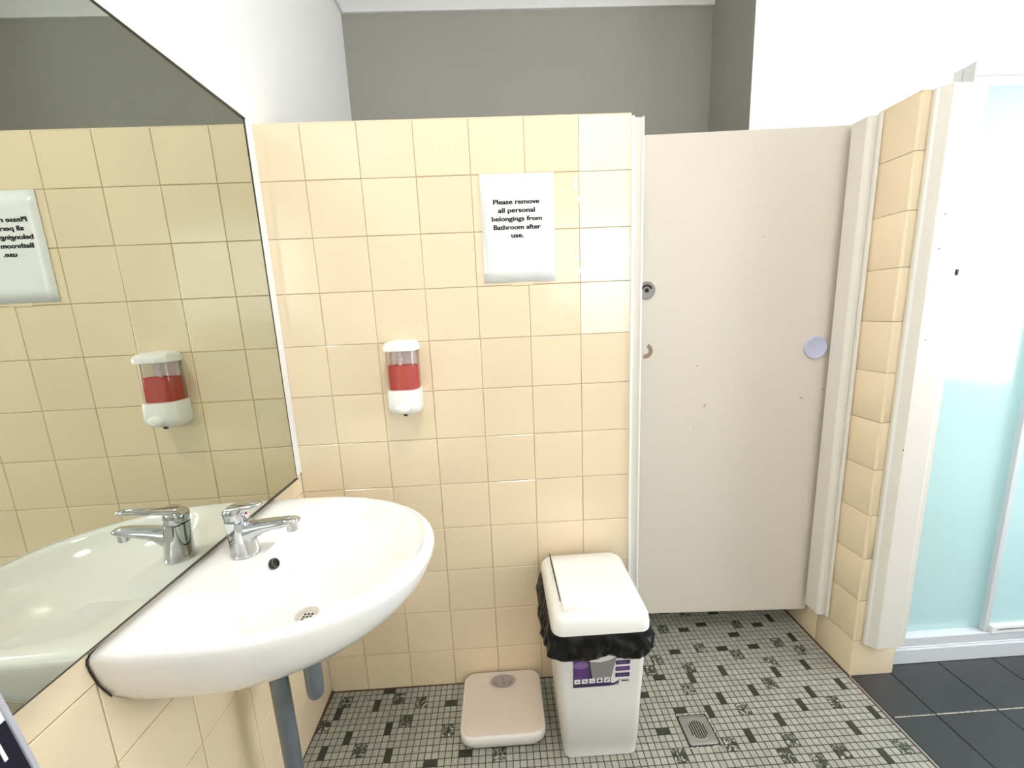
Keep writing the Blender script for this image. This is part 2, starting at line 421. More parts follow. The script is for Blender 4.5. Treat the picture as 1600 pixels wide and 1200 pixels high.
for i in range(0, 89):
    for j in range(-130, 45):
        k = cell.get((i, j), ('N', 0))[0]
        if k == '': continue
        w = 2 if k == 'H' else 1; h = 2 if k == 'V' else 1
        x0, x1, y0, y1 = OX + i * PX, OX + (i + w) * PX, j * PY, (j + h) * PY
        if x0 < 0: x0 = 0
        if x1 > DR[0] and x0 < DR[1] and y1 > DR[2] and y0 < DR[3]:
            for (a, b, c, d) in ((x0, min(x1, DR[0]), y0, y1), (max(x0, DR[1]), x1, y0, y1), (max(x0, DR[0]), min(x1, DR[1]), max(y0, DR[3]), y1), (max(x0, DR[0]), min(x1, DR[1]), y0, min(y1, DR[2]))):
                if b - a > .004 and d - c > .004:
                    mb.box(a + .001, b - .001, c + .001, d - .001, -.0012, .0, {'H': 2, 'V': 2, 'M': 3}.get(k, 0))
            continue
        g = .0011; e = .0006
        mi = {'H': 2, 'V': 2, 'M': 3}.get(k, 0)
        dz = rn.uniform(-.0002, .0002)
        mb.add([(x0 + g, y0 + g, -.0012), (x1 - g, y0 + g, -.0012), (x1 - g, y1 - g, -.0012), (x0 + g, y1 - g, -.0012),
                (x0 + g + e, y0 + g + e, dz), (x1 - g - e, y0 + g + e, dz), (x1 - g - e, y1 - g - e, dz), (x0 + g + e, y1 - g - e, dz)],
               [(4, 5, 6, 7), (0, 1, 5, 4), (1, 2, 6, 5), (2, 3, 7, 6), (3, 0, 4, 7)], mi)
# crumbs of pale mortar round the drain
for k in range(46):
    side_ = k % 4; u = rn.random(); w_ = rn.uniform(.0015, .005); h_ = rn.uniform(.001, .0024)
    if side_ < 2:
        x = DR[0] + (DR[1] - DR[0]) * u; y = (DR[3] + .0012) if side_ == 0 else (DR[2] - .0012)
        mb.box(x, x + w_, y - h_ / 2, y + h_ / 2, -.001, .0007, 4)
    elif u > .35:
        y = DR[2] + (DR[3] - DR[2]) * u; x = DR[1] + .001
        mb.box(x - h_ / 2, x + h_ / 2, y, y + w_, -.001, .0007, 4)
struct(mb.build('floor', ['mosaic', 'mosaic_grout', 'mosaic_dark', 'marble', 'label_white']), 'floor of small grey and dark green mosaic')
# brown line of old sealant where the mosaic meets the walls
def grime(name, path, r):
    b = MB(); pts = []
    for (x, y, z) in path: pts.append((x, y, z))
    b.tube(pts, r, 8); return struct(b.build(name, ['grime'], smooth=60))
def seg(a, b, n): return [tuple(a[k] + (b[k] - a[k]) * i / n + (random.uniform(-.0006, .0006)) for k in range(3)) for i in range(n + 1)]
grime('baseboard_right', seg((XR - .001, YR, .000), (XR - .001, .56, .000), 24), .0042)
grime('baseboard_center', seg((.004, -.0005, .0), (1.04, -.0005, .0), 40), .0026)
grime('baseboard_left', seg((.0005, -.16, .0), (.0015, -.0005, .001), 8), [.003 + .0006 * k for k in range(9)])

# charcoal floor of the shower side, with the metal edge strip between the two floors
mb = MB()
mb.box(1.803, 3.4, -2.6, 0.56, -0.05, -0.0015, 1)
ux = [1.805] + [1.9475 + .2 * k for k in range(8)] ; vy = [-2.6] + [-0.22 - .2 * k for k in range(11, -1, -1)] + [-0.02, .18, .38, .56]
tiles(mb, ux, vy, lambda u, v, h: (u, v, -.0015 + h), gap=.003, th=.0022, jitter=.0002)
for a, b in ((1.815, 1.945), (1.95, 2.144), (2.15, 2.23)):
    n = 18
    for k in range(n):
        x0 = a + (b - a) * k / n; x1 = a + (b - a) * (k + 1) / n
        w = .0008 + .0011 * abs(math.sin(k * 1.7 + a * 9))
        mb.add([(x0, -.22 - w, .0009), (x1, -.22 - w, .0009), (x1, -.22 + w, .0009), (x0, -.22 + w, .0009)], [(0, 1, 2, 3)], 2)
struct(mb.build('floor_shower', ['black_tile', 'black_grout', 'pale_grout']), 'charcoal floor tiles in front of the shower')
mb = MB()
mb.box(1.7975, 1.8035, -2.6, YR, -.05, .0012, 0)
mb.box(1.7925, 1.7975, -2.6, YR, -.05, .0004, 1)
struct(mb.build('trim_3', ['steel', 'grime']), 'thin metal strip between mosaic and charcoal tiles')

# floor drain
t = thing('floor_drain', 'square dull metal floor drain with round slotted grate in the mosaic', 'drain', (1.198, -0.213, 0.0))
cx, cyy = 1.198, -0.213
mb = MB(); hw = .0435
sq = lambda r, z: [(cx + x * r, cyy + y * r, z) for x, y in ((-1, -1), (1, -1), (1, 1), (-1, 1))]
n = 48
def sqring(r, z):
    out = []
    for k in range(n):
        a = 2 * math.pi * (k + .5) / n; c, s_ = math.cos(a), math.sin(a); q = r / max(abs(c), abs(s_))
        out.append((cx + c * q, cyy + s_ * q, z))
    return out
circ = lambda r, z: [(cx + r * math.cos(2 * math.pi * (k + .5) / n), cyy + r * math.sin(2 * math.pi * (k + .5) / n), z) for k in range(n)]
mb.loft([sqring(hw, -.001), sqring(hw, .0018), sqring(hw - .001, .0024), circ(.0335, .0024), circ(.0325, .0012), circ(.0325, -.001)], False, False)
mb.build('drain_plate', 'steel', t, smooth=35)
mb = MB()
mb.loft([circ(.032, -.001), circ(.032, .002), circ(.031, .0026), circ(.0285, .0026), circ(.028, .0020)], True, True)
mb.build('grate', 'steel', t, smooth=35)
mb = MB()
for k in range(-3, 4):
    xx = cx + k * .0072; hl = math.sqrt(.0265 ** 2 - (k * .0072) ** 2) - .001
    ring = [(xx + .0019 * math.cos(a), cyy + (hl if math.sin(a) > 0 else -hl) + .0019 * math.sin(a)) for a in [2 * math.pi * q / 16 for q in range(16)]]
    mb.loft([[(a, b, .0015) for a, b in ring], [(a, b, .00215) for a, b in ring]])
mb.build('grate_slots', 'black', t)
# ------------------------------------------------------------------ door, jambs
dl = Vector((1.100, 0.150)); dr = Vector((1.787, 0.118))
t = thing('door_1', 'tall pale beige cubicle door with a lilac bumper disc, standing almost closed', 'door', (dr.x, dr.y, 0.103))
t['kind'] = 'structure'
ex = (dr - dl).normalized(); ny = Vector((-ex.y, ex.x))
def dp(s_, d, z):  # s along the door from its hinge edge, d behind its face
    p = dr - ex * s_ + ny * d
    return (p.x, p.y, z)
Wd = (dr - dl).length
mb = MB()
def dbox(mb, s0, s1, d0, d1, z0, z1, mi=0):
    vs = [dp(s_, d, z) for z in (z0, z1) for d in (d0, d1) for s_ in (s0, s1)]
    mb.add(vs, [(0, 2, 3, 1), (4, 5, 7, 6), (0, 1, 5, 4), (2, 6, 7, 3), (0, 4, 6, 2), (1, 3, 7, 5)], mi)
dbox(mb, 0, Wd, 0, .035, .104, 1.822)
mb.build('door_panel', 'door', t, bevel=.0015)
def dloc(x): return (dr.x - x) / ex.x
def ddisc(mb, x, z, prof, n=32, mi=0, sx=1.0, cap0=False, cap1=True):
    s0 = dloc(x); rings = []
    for r, h in prof:
        rings.append([dp(s0 + r * math.cos(2 * math.pi * k / n) * sx, -h, z + r * math.sin(2 * math.pi * k / n)) for k in range(n)])
    mb.loft(rings, cap0, cap1, mi)
mb = MB(); ddisc(mb, 1.731, 1.125, [(.0385, 0), (.0395, .003), (.038, .007), (.036, .008), (.0345, .0072), (.001, .0068)], 40)
mb.build('bumper_disc', 'lilac', t, smooth=30)['label'] = 'round lilac rubber disc'
mb = MB(); ddisc(mb, 1.150, 1.342, [(.029, 0), (.029, .004), (.027, .0055), (.022, .005)], 36)
ddisc(mb, 1.150, 1.342, [(.0068, .004), (.0068, .0075), (.0055, .008)], 20, 1)
for sgn in (1,):
    pts0 = []; pts1 = []
    for k in range(9):
        a = math.radians(15 + 130 * k / 8)
        pts0.append((.0125, a)); 
    ring = [( .0125, math.radians(15 + 150 * k / 10)) for k in range(11)] + [(.0195, math.radians(165 - 150 * k / 10)) for k in range(11)]
    s0 = dloc(1.150)
    mb.loft([[dp(s0 - r * math.cos(a), -h, 1.342 + r * math.sin(a)) for r, a in ring] for h in (.005, .0062)], False, True, 1)
mb.build('privacy_lock', ['shaded_steel', 'black'], t, smooth=35)['label'] = 'round metal privacy lock with dark slot'
mb = MB()
ring = [(.026, math.radians(-110 + 180 * k / 14)) for k in range(15)] + [(.0115, math.radians(70 - 180 * k / 14)) for k in range(15)]
s0 = dloc(1.150)
mb.loft([[dp(s0 - r * math.cos(a), -h, 1.137 + r * math.sin(a)) for r, a in ring] for h in (0, .0006)], False, True, 0)
def blob(x, z, w, h, rot):
    s0 = dloc(x); ring = []
    for k in range(10):
        a = 2 * math.pi * k / 10; u, v = w / 2 * math.cos(a), h / 2 * math.sin(a) + .25 * w * math.cos(a) ** 2 * .4
        u, v = u * math.cos(rot) - v * math.sin(rot), u * math.sin(rot) + v * math.cos(rot)
        ring.append((u, v))
    mb.loft([[dp(s0 - u, -hh, z + v) for u, v in ring] for hh in (0, .0004)], False, True, 0)
H_marks = [(1089, 572, .009, .003, -.2), (1101, 634, .014, .004, .9), (1085, 670, .006, .003, -.2), (1069, 662, .003, .002, 0), (1252, 622, .018, .003, -.5), (1286, 608, .009, .002, -.1), (1195, 505, .003, .003, 0), (1193, 370, .004, .004, 0), (1065, 938, .003, .004, 0), (1070, 705, .003, .003, 0)]
def pix_ray(u, v):
    d = Rm @ Vector(((u - 800) / 618.12, -(v - 600) / 618.12, -1.0)); return Vector(cam.matrix_world.translation), d
for (u, v, w, h, r_) in H_marks:
    o_, d = pix_ray(u, v)
    nrm = Vector((ny.x, ny.y, 0)); tt = (Vector((dr.x, dr.y, 0)) - o_).dot(nrm) / d.dot(nrm); p = o_ + d * tt
    blob(p.x, p.z, w, h, r_)
mb.build('scuff_marks', 'mark', t)

# jamb on the end of the centre partition
t = struct(MB().box(1.0475, 1.083, .002, .122, .135, 1.812).build('trim_4', ['trim'], bevel=.006, seg=3), 'painted post on the end of the tiled partition')
mb = MB(); mb.box(1.0445, 1.0535, -.007, .004, .135, 1.812); struct(mb.build('trim_5', ['trim_white'], bevel=.0025, seg=2))
mb = MB(); mb.box(1.0755, 1.0815, -.0035, .004, .135, 1.811); struct(mb.build('trim_6', ['trim_white'], bevel=.002, seg=2))

# hinge jamb on the right partition
def prism(name, prof, z0, z1, mats, label=None, bev=.003, extra=None):
    mb = MB(); mb.loft([[(x, y, z0) for x, y in prof], [(x, y, z1) for x, y in prof]])
    if extra: extra(mb)
    return struct(mb.build(name, mats, bevel=bev, seg=3), label)
def holes1(mb):
    for (y, z) in ((.075, 1.53),):
        mb.lathe((1.7685, y, z), [(.002, -.0006), (.002, .0008)], 10, 'x', 1)
prism('trim_7', [(1.802, .037), (1.775, .037), (1.7655, .045), (1.7655, .098), (1.772, .104), (1.802, .104)], .145, 1.815, ['trim', 'mark'], 'painted jamb on which the cubicle door hangs')
prism('trim_8', [(1.802, .031), (1.795, .024), (1.789, .027), (1.789, .036), (1.802, .036)], .146, 1.816, ['trim'], None, .0015)

# wide painted trim on the front end of the right partition
prism('trim_9', [(1.826, YR), (1.824, YR - .010), (1.846, YR - .034), (1.926, YR - .034), (1.932, YR - .028), (1.950, YR - .028), (1.950, YR)], .135, 1.822, ['trim', 'mark'], 'wide painted trim beside the shower frame')
prism('trim_10', [(1.8275, YR - .0105), (1.8245, YR - .013), (1.8295, YR - .019), (1.8325, YR - .0165)], .136, 1.823, ['trim_white'], None, .001)
trim9 = bpy.data.objects['trim_9']
for (x, z) in ((1.872, 1.50), (1.868, 1.41), (1.866, 1.16), (1.845, .83)):
    mb = MB(); mb.lathe((x, YR - .0345, z), [(.0018, 0), (.0018, .001)], 10, 'y'); mb.build('nail_head', 'ink', trim9)
mb = MB(); mb.box(1.9275, 1.9315, YR - .0365, YR - .028, 1.337, 1.353); mb.build('black_clip', 'ink', trim9)

# ------------------------------------------------------------------ shower enclosure
YS = -0.035
t = thing('shower_enclosure', 'white framed shower enclosure with frosted blue green glass panels', 'shower', (2.45, 0.2, 0.0))
mb = MB()
mb.box(1.978, 3.0, YS - .012, .55, .0008, .060); mb.box(1.984, 3.0, YS - .008, YS + .05, .060, .066)
mb.build('shower_tray', 'alu', t, bevel=.003)
mb = MB()
mb.box(1.984, 3.0, YS - .006, YS + .045, .0665, .100); mb.build('bottom_track', 'alu', t, bevel=.002)
mb = MB()
mb.box(1.978, 3.0, YS - .012, YS + .045, 1.868, 1.905); mb.box(1.985, 3.0, YS - .008, YS + .045, 1.852, 1.8675)
mb.build('top_track', 'alu_bright', t, bevel=.0015)
mb = MB()
for k, (a, b) in enumerate(((YS - .011, YS - .0), (YS + .001, YS + .019), (YS + .021, YS + .044))):
    mb.box(1.972 + .001 * (k % 2), 1.979, a, b, 1.835, 1.903)
mb.build('track_end_cap', 'alu', t)
mb = MB(); mb.box(1.960, 2.0035, YS - .004, YS + .035, .0665, 1.851); mb.build('side_post', 'alu_bright', t, bevel=.002)
mb = MB(); mb.box(2.0035, 2.330, YS + .022, YS + .027, .1005, 1.851); g = mb.build('fixed_panel', 'glass', t)
d_ = MB(); d_.box(2.3225, 2.87, YS + .004, YS + .009, .118, 1.845); dd = d_.build('sliding_door', 'glass', t)
mb = MB(); mb.box(2.313, 2.3325, YS - .001, YS + .014, .102, 1.850); mb.build('door_stile', 'alu', dd, bevel=.002)
mb = MB(); mb.box(2.3325, 2.87, YS - .010, YS + .014, .098, .128); mb.build('door_rail', 'alu_bright', dd, bevel=.003)
mb = MB(); mb.box(2.352, 2.87, YS - .0108, YS - .0095, .1135, .1160); mb.build('rail_groove', 'ink', dd)
mb = MB(); mb.box(2.87, 2.90, YS - .004, YS + .035, .0665, 1.851); mb.build('side_post', 'alu_bright', t, bevel=.002)
mb = MB(); mb.box(2.006, 2.90, .53, .536, .061, 1.95); mb.build('back_panel', 'plastic', t)

# added white strip; its colour stands in for overexposed tile beside the mirror
struct(MB().box(.0002, .0050, -.0400, -.0004, .822, 1.8195).build('bright_strip', ['trim_white'], bevel=.001), 'white strip standing in for overexposed tile beside the mirror')

# ------------------------------------------------------------------ mirror
def mx_(y, z): return .0097 - .0059 * y - .0016 * (z - ZT + 1.0)
t = thing('wall_mirror', 'large frameless mirror on the left wall above the basin', 'mirror', (0.004, -0.43, 0.818))
y0, y1, z0, z1 = -0.815, -0.043, 0.818, 1.815
mb = MB()
fr = [(mx_(y, z), y, z) for y, z in ((y0, z0), (y1, z0), (y1, z1), (y0, z1))]
bk = [(.0035, y, z) for y, z in ((y0, z0), (y1, z0), (y1, z1), (y0, z1))]
mb.add(fr + bk, [(0, 1, 2, 3)], 0)
o = len(mb.v)
mb.add(fr + bk, [(7, 6, 5, 4), (0, 4, 5, 1), (1, 5, 6, 2), (2, 6, 7, 3), (3, 7, 4, 0)], 1)
mb.build('mirror_glass', ['mirror', 'mirror_edge'], t)
mb = MB()
w = .0012
def strip(a, b, c, d):
    (ya, za), (yb, zb) = (a, b), (c, d)
    mb.box(.003, max(mx_(ya, za), mx_(yb, zb)) + .0007, min(ya, yb) - w / 2, max(ya, yb) + w / 2, min(za, zb) - w / 2, max(za, zb) + w / 2)
strip(y1, z0, y1, z1); strip(y0, z0, y1, z0); strip(y0, z1, y1, z1)
mb.build('mirror_edging', 'mirror_edge', t)

# ------------------------------------------------------------------ wash basin
BX, BY = 0.0, -0.408
t = thing('wash_basin', 'white ceramic half round wash basin fixed to the left wall below the mirror', 'basin', (0.0, BY, 0.63))
NB = 96
def dshape(F, Wd, z, xw=0.0012, cr=.006, xa=None):
    """D outline: flat against the wall, elliptical front"""
    a = (.35 / .48) * F; xc = F - a
    cx0 = F * .42
    out = []
    for k in range(NB):
        th = 2 * math.pi * k / NB; c, s_ = math.cos(th), math.sin(th)
        lo, hi = 0, 1.0
        for _ in range(40):
            r = (lo + hi) / 2; x = cx0 + r * c; dy = r * s_
            if x > xc: ins = ((x - xc) / a) ** 2 + (dy / Wd) ** 2 < 1
            else:
                ins = x > xw and abs(dy) < Wd
                if ins and x < xw + cr and abs(dy) > Wd - cr: ins = (x - xw - cr) ** 2 + (abs(dy) - Wd + cr) ** 2 < cr * cr
            if ins: lo = r
            else: hi = r
        out.append((cx0 + lo * c, BY + lo * s_, z))
    return out
def ell(cx_, cy_, ax, ay, z, tilt=0.0, ex_=2.0):
    out = []
    for k in range(NB):
        th = 2 * math.pi * k / NB; c, s_ = math.cos(th), math.sin(th)
        r = (abs(c) ** ex_ + abs(s_) ** ex_) ** (-1 / ex_)
        out.append((cx_ + ax * r * c, cy_ + ay * r * s_, z + tilt * r * c))
    return out
outer = [(.17, .10, .617), (.26, .15, .628), (.345, .192, .652), (.40, .219, .681), (.44, .239, .713), (.466, .252, .747), (.478, .2585, .778), (.480, .260, .792), (.4775, .2585, .7995), (.472, .255, .8035), (.462, .249, .8055)]
rings = [dshape(F, w_, z) for F, w_, z in outer]
inner = [(1.0, .8030), (.985, .8005), (.965, .793), (.94, .781), (.90, .764), (.84, .746), (.74, .727), (.60, .709), (.44, .695), (.28, .686), (.165, .681)]
DC = (.213, -.453)
for r, z in inner:
    k = 1 - r
    ro = []
    for q in range(NB):
        th = 2 * math.pi * q / NB; c, s_ = math.cos(th), math.sin(th)
        if c <= 0: px, py = .250 + .127 * c, BY + .2298 * s_
        else:
            lo, hi = 0, 1.0
            for _ in range(36):
                m_ = (lo + hi) / 2; x = .250 + m_ * c; dy = m_ * s_
                if ((x - .124) / .341) ** 2 + (dy / .247) ** 2 < 1: lo = m_
                else: hi = m_
            px, py = .250 + lo * c, BY + lo * s_
        dx_, dy_ = px - DC[0], py - DC[1]; f_ = max(r - .165, 0) / .835; rr = r * (f_) + (1 - f_) * r * .0
        ex2 = math.hypot(dx_, dy_); base = .024
        f2 = base / ex2 + (1 - base / ex2) * f_
        ro.append((DC[0] + dx_ * f2, DC[1] + dy_ * f2, z))
    rings.append(ro)
mb = MB(); mb.loft(rings, True, False)
# drain neck
rl = rings[-1]; mb.loft([rl, [(DC[0] + (x - DC[0]) * .97, DC[1] + (y - DC[1]) * .97, z - .003) for x, y, z in rl], [(DC[0] + (x - DC[0]) * .93, DC[1] + (y - DC[1]) * .93, .659) for x, y, z in rl]], False, True)
basin = mb.build('basin_bowl', 'ceramic', t, smooth=60)
mb = MB(); n = 32
mb.lathe((DC[0], DC[1], 0), [(.0165, .675), (.0225, .6785), (.0240, .6802), (.0215, .6812), (.0165, .6770), (.0155, .673)], n, cap0=False, cap1=False)
mb.lathe((DC[0], DC[1], 0), [(.0162, .669), (.0162, .6745)], n, cap0=True, cap1=True)
drain = mb.build('basin_waste', 'waste', t, smooth=50)
mb = MB()
for i in (-1, 0, 1):
    for j in (-1, 0, 1):
        if abs(i) + abs(j) == 2 and False: continue
        mb.box(DC[0] + i * .0075 - .0024, DC[0] + i * .0075 + .0024, DC[1] + j * .0075 - .0024, DC[1] + j * .0075 + .0024, .6743, .6749)
mb.build('waste_holes', 'black', drain)
# overflow ring on the back slope of the bowl
oc = Vector((.1360, -.410, .7745)); nn = Vector((.86, -.06, .50)).normalized(); uu = nn.cross(Vector((0, 0, 1))).normalized(); vv = uu.cross(nn).normalized()
mb = MB()
ring = lambda r, h: [tuple(oc + uu * r * math.cos(2 * math.pi * k / 28) + vv * r * math.sin(2 * math.pi * k / 28) + nn * h) for k in range(28)]
mb.loft([ring(.0115, -.004), ring(.0118, .002), ring(.0108, .0038), ring(.0088, .0036), ring(.0080, .001)], False, True)
ofl = mb.build('overflow_cover', 'ink', t, smooth=40); ofl['label'] = 'black overflow cover'
mb = MB(); mb.loft([ring(.0093, .0040), ring(.0098, .0043), ring(.0090, .0042)], False, False)
mb.build('overflow_ring', 'steel', ofl)
# dark joint between basin and wall
mb = MB(); pts = []
Wj = .254
for y in [BY - Wj + .004 + (2 * Wj - .008) * k / 30 for k in range(31)]: pts.append((.0022, y, .8045))
left = []
for F_, w_, z_ in outer[::-1][2:]:
    left.append((.0018, BY - w_ - .0006, z_))
mb.tube(left[::-1][4:] + pts, .0010, 8)
mb.build('sealant_joint', 'black', t)['label'] = 'dark mouldy sealant line against the wall'

# waste pipe and trap under the basin
t = thing('waste_pipe', 'grey upright waste pipe and trap bend under the wash basin', 'pipe', (.108, -.415, 0.0))
mb = MB(); mb.tube([(.110, -.415, .0), (.109, -.416, .25), (.108, -.417, .50), (.108, -.417, .618)], .0192, 24)
mb.build('upright_pipe', 'pipe', t, smooth=50)
mb = MB(); path = [(.194, -.430, .612)]
for k in range(13):
    a = math.pi * k / 12
    path.append((.181 + .013 * math.cos(a), -.405 - .025 * math.cos(a), .480 - .030 * math.sin(a)))
path.append((.168, -.380, .614))
mb.tube(path, .0178, 20, up=Vector((.85, .5, 0)))
mb.build('trap_bend', 'pipe', t, smooth=50)

# ------------------------------------------------------------------ mixer tap
TX, TY, TZ = .080, -.410, .8053
t = thing('basin_tap', 'chrome single lever mixer tap on the back of the wash basin', 'tap', (TX, TY, TZ))
mb = MB(); n = 40
def er(cx_, cy_, ax, ay, z, tx=0.0): return [(cx_ + ax * math.cos(2 * math.pi * k / n), cy_ + ay * math.sin(2 * math.pi * k / n), z + tx * math.cos(2 * math.pi * k / n)) for k in range(n)]
mb.loft([er(TX, TY, .0285, .0265, TZ), er(TX, TY, .0285, .0265, TZ + .002), er(TX, TY, .0272, .0252, TZ + .006), er(TX - .001, TY, .0258, .0238, TZ + .030), er(TX - .004, TY, .0242, .0230, TZ + .060), er(TX - .006, TY, .0232, .0225, TZ + .076, -.003)])
mb.build('tap_body', 'chrome', t, smooth=50)
mb = MB()
def spring(c, ay, az, tilt=0): return [(c[0] + tilt * az * math.sin(2 * math.pi * k / 24), c[1] + ay * math.cos(2 * math.pi * k / 24), c[2] + az * math.sin(2 * math.pi * k / 24)) for k in range(24)]
mb.loft([spring((.082, TY, .848), .020, .028), spring((.100, TY, .8535), .0192, .0235), spring((.115, TY, .8600), .0185, .0175), spring((.130, TY, .8650), .0180, .0140), spring((.150, TY, .8680), .0175, .0120), spring((.175, TY, .8710), .0160, .0105), spring((.192, TY, .8725), .0140, .0085), spring((.200, TY, .8725), .0110, .006), spring((.2025, TY, .8725), .006, .003)])
sp = mb.build('spout', 'chrome', t, smooth=50)
mb = MB(); mb.lathe((.186, TY, 0), [(.0095, .850), (.0105, .851), (.0105, .866)], 24, cap1=True); mb.lathe((.186, TY, 0), [(.007, .8495), (.0075, .8503)], 24, mi=1)
mb.build('aerator', ['chrome', 'ink'], sp, smooth=40)
mb = MB()
mb.loft([er(TX - .007, TY, .0205, .0205, TZ + .0765, -.003), er(TX - .007, TY, .0225, .0225, TZ + .079, -.003), er(TX - .008, TY, .0228, .0226, TZ + .096, .002), er(TX - .008, TY, .0222, .0218, TZ + .104, .005), er(TX - .006, TY, .018, .017, TZ + .109, .006), er(TX - .004, TY, .006, .006, TZ + .1105, .002)])
# shield shaped drop on the side of the head
for sgn in (-1, 1):
    prof = [(-.009, .000), (.009, .000), (.0085, -.012), (.006, -.024), (.002, -.032), (-.002, -.032), (-.006, -.024), (-.0085, -.012)]
    mb.loft([[(TX - .006 + u, TY + sgn * (.0225 + h), TZ + .079 + v) for u, v in prof] for h in (-.002, .0022)])
hd = mb.build('lever_head', 'chrome', t, smooth=50)
# looped lever pointing over the spout
A = Vector((TX + .004, TY - .004, TZ + .107)); Bp = Vector((.150, -.447, .930)); dirv = (Bp - A).normalized(); side = Vector((0, 0, 1)).cross(dirv).normalized()
mb = MB(); path = []
L_ = (Bp - A).length
for k in range(28):
    a = 2 * math.pi * k / 28; c, s_ = math.cos(a), math.sin(a)
    u = L_ * .5 + (L_ * .5) * (abs(c) ** .7) * (1 if c > 0 else -1); v = (.0115 - .003 * (u / L_)) * (abs(s_) ** .7) * (1 if s_ > 0 else -1)
    path.append(A + dirv * u + side * v)
mb.tube(path, .0042, 10, closed=True)
q0, q1 = A + dirv * -.004, A + dirv * (L_ * .55)
up_ = dirv.cross(side).normalized() * -1
def quadring(c, hw_, hh): return [tuple(c + side * hw_ * math.cos(2 * math.pi * k / 20) + up_ * hh * 1.35 * math.sin(2 * math.pi * k / 20)) for k in range(20)]
mb.loft([quadring(q0 - dirv * .012, .020, .0055), quadring(A + dirv * .012, .0175, .0045), quadring(A + dirv * .03, .0135, .0035), quadring(q1, .0105, .002)])
mb.build('lever', 'chrome', hd, smooth=50)
mb = MB(); mb.lathe((TX + .0155, TY - .0005, TZ + .090), [(.0030, -.002), (.0030, .0004), (.0022, .0007)], 16, 'x')
# dot on the front of the head
mb.build('hot_mark', 'red_dot', hd)['label'] = 'red hot water dot'

# ------------------------------------------------------------------ soap dispenser
t = thing('soap_dispenser', 'white wall soap dispenser with red liquid soap on the cream tiles', 'soap dispenser', (.3575, 0.0, 1.0))
DX0, DX1 = .3105, .4045
def dpl(y1_, z, inset=0.0, r=.026, yb=-.0004):
    x0, x1 = DX0 + inset, DX1 - inset
    pts = [(x1, yb), (x0, yb)]
    yf = -y1_ + inset
    pp = []
    for cx_, a0 in ((x0 + r, 180), (x1 - r, 270)):
        for k in range(9):
            a = math.radians(a0 + 90 * k / 8); pp.append((cx_ + r * math.cos(a), yf + r + r * math.sin(a)))
    return [(x, y, z) for x, y in pts + pp]
mb = MB(); mb.loft([dpl(.060, 1.003, .012), dpl(.068, 1.008, .005), dpl(.074, 1.018, .001), dpl(.076, 1.030, 0), dpl(.0745, 1.055, 0), dpl(.073, 1.078, .0005), dpl(.071, 1.0785, .004)])
base_ = mb.build('dispenser_base', 'plastic', t, smooth=45)
mb = MB(); mb.loft([dpl(.0715, 1.192, .002), dpl(.0740, 1.193, -.001), dpl(.0745, 1.203, -.0015), dpl(.0735, 1.211, .001), dpl(.070, 1.217, .005), dpl(.062, 1.2215, .014), dpl(.045, 1.2235, .028, .015)])
mb.build('dispenser_cap', 'plastic', t, smooth=45)
mb = MB(); mb.loft([dpl(.0705, 1.0787, .003), dpl(.0705, 1.1918, .003)], False, False)
mb.build('clear_tank', 'clear', t, smooth=45)
mb = MB(); mb.loft([dpl(.0675, 1.0790, .006, .023, -.010), dpl(.0675, 1.149, .006, .023, -.010)])
mb.build('red_soap', 'soap', t, smooth=45)
mb = MB(); mb.box(DX0 + .012, DX1 - .012, -.0085, -.0012, 1.079, 1.191); mb.lathe((.352, -.036, 0), [(.0045, 1.079), (.0045, 1.165), (.008, 1.166), (.008, 1.172), (.003, 1.174), (.003, 1.190)], 14)
mb.build('pump_tube', 'label_white', t, smooth=40)
mb = MB()
rg = []
for k_, (sc, yy) in enumerate(((1.0, -.068), (1.0, -.0765), (.97, -.081), (.85, -.0845), (.5, -.087))):
    rg.append([(.3575 + .021 * sc * math.cos(2 * math.pi * k / 28), yy, 1.0275 + .0155 * sc * math.sin(2 * math.pi * k / 28)) for k in range(28)])
mb.loft(rg); mb.build('push_button', 'plastic', t, smooth=50)
mb = MB(); mb.lathe((.3575, -.048, 0), [(.0055, .9985), (.006, 1.000), (.006, 1.006)], 16)
mb.build('nozzle', 'ink', t)

# ------------------------------------------------------------------ paper notice
t = thing('notice', 'white laminated notice asking to remove belongings, stuck on the cream tiles', 'sign', (.716, -.0012, 1.376))
mb = MB(); rowsn = 8
g_ = []
for i in range(7):
    for j in range(9):
        u, v = i / 6, j / 8
        g_.append((u, v, -.0018 - .0003 * math.sin(u * 5 + v * 3) * math.sin(v * 7)))
pp = lambda u, v: (.6115 + .2105 * u + .0 * v, 1.3755 + .2985 * v - .0)
mb.add([(pp(u, v)[0], y, pp(u, v)[1]) for u, v, y in g_], [(i * 9 + j, (i + 1) * 9 + j, (i + 1) * 9 + j + 1, i * 9 + j + 1) for i in range(6) for j in range(8)])
sheet = mb.build('paper_sheet', 'paper', t, smooth=60)
md = sheet.modifiers.new('thickness', 'SOLIDIFY'); md.thickness = .0006; md.offset = 0
lines = [('Please remove', 533, 792, 360), ('all personal', 536, 858, 287), ('belongings from', 538, 924, 392), ('Bathroom after', 541, 990, 367), ('use.', 545, 1054, 99)]
mb = MB()
def on_wall(u, v, y=-.0030):
    o_, d = pix_ray(u, v); tt = (y - o_.y) / d.y; p = o_ + d * tt; return p
for s_, uc, vc, wd in lines:
    a = on_wall(700 + (uc - wd / 2) / 5, 160 + vc / 5); b = on_wall(700 + (uc + wd / 2) / 5, 160 + vc / 5); m_ = on_wall(700 + uc / 5, 160 + vc / 5)
    for ox_ in (-.00045, .00045):
        text_mesh(mb, s_, lambda u, v, a=a, m_=m_, ox_=ox_: (a.x + u + ox_, -.0030 - abs(ox_) * .05, m_.z + v), width=b.x - a.x, height=.0182, offset=.016)
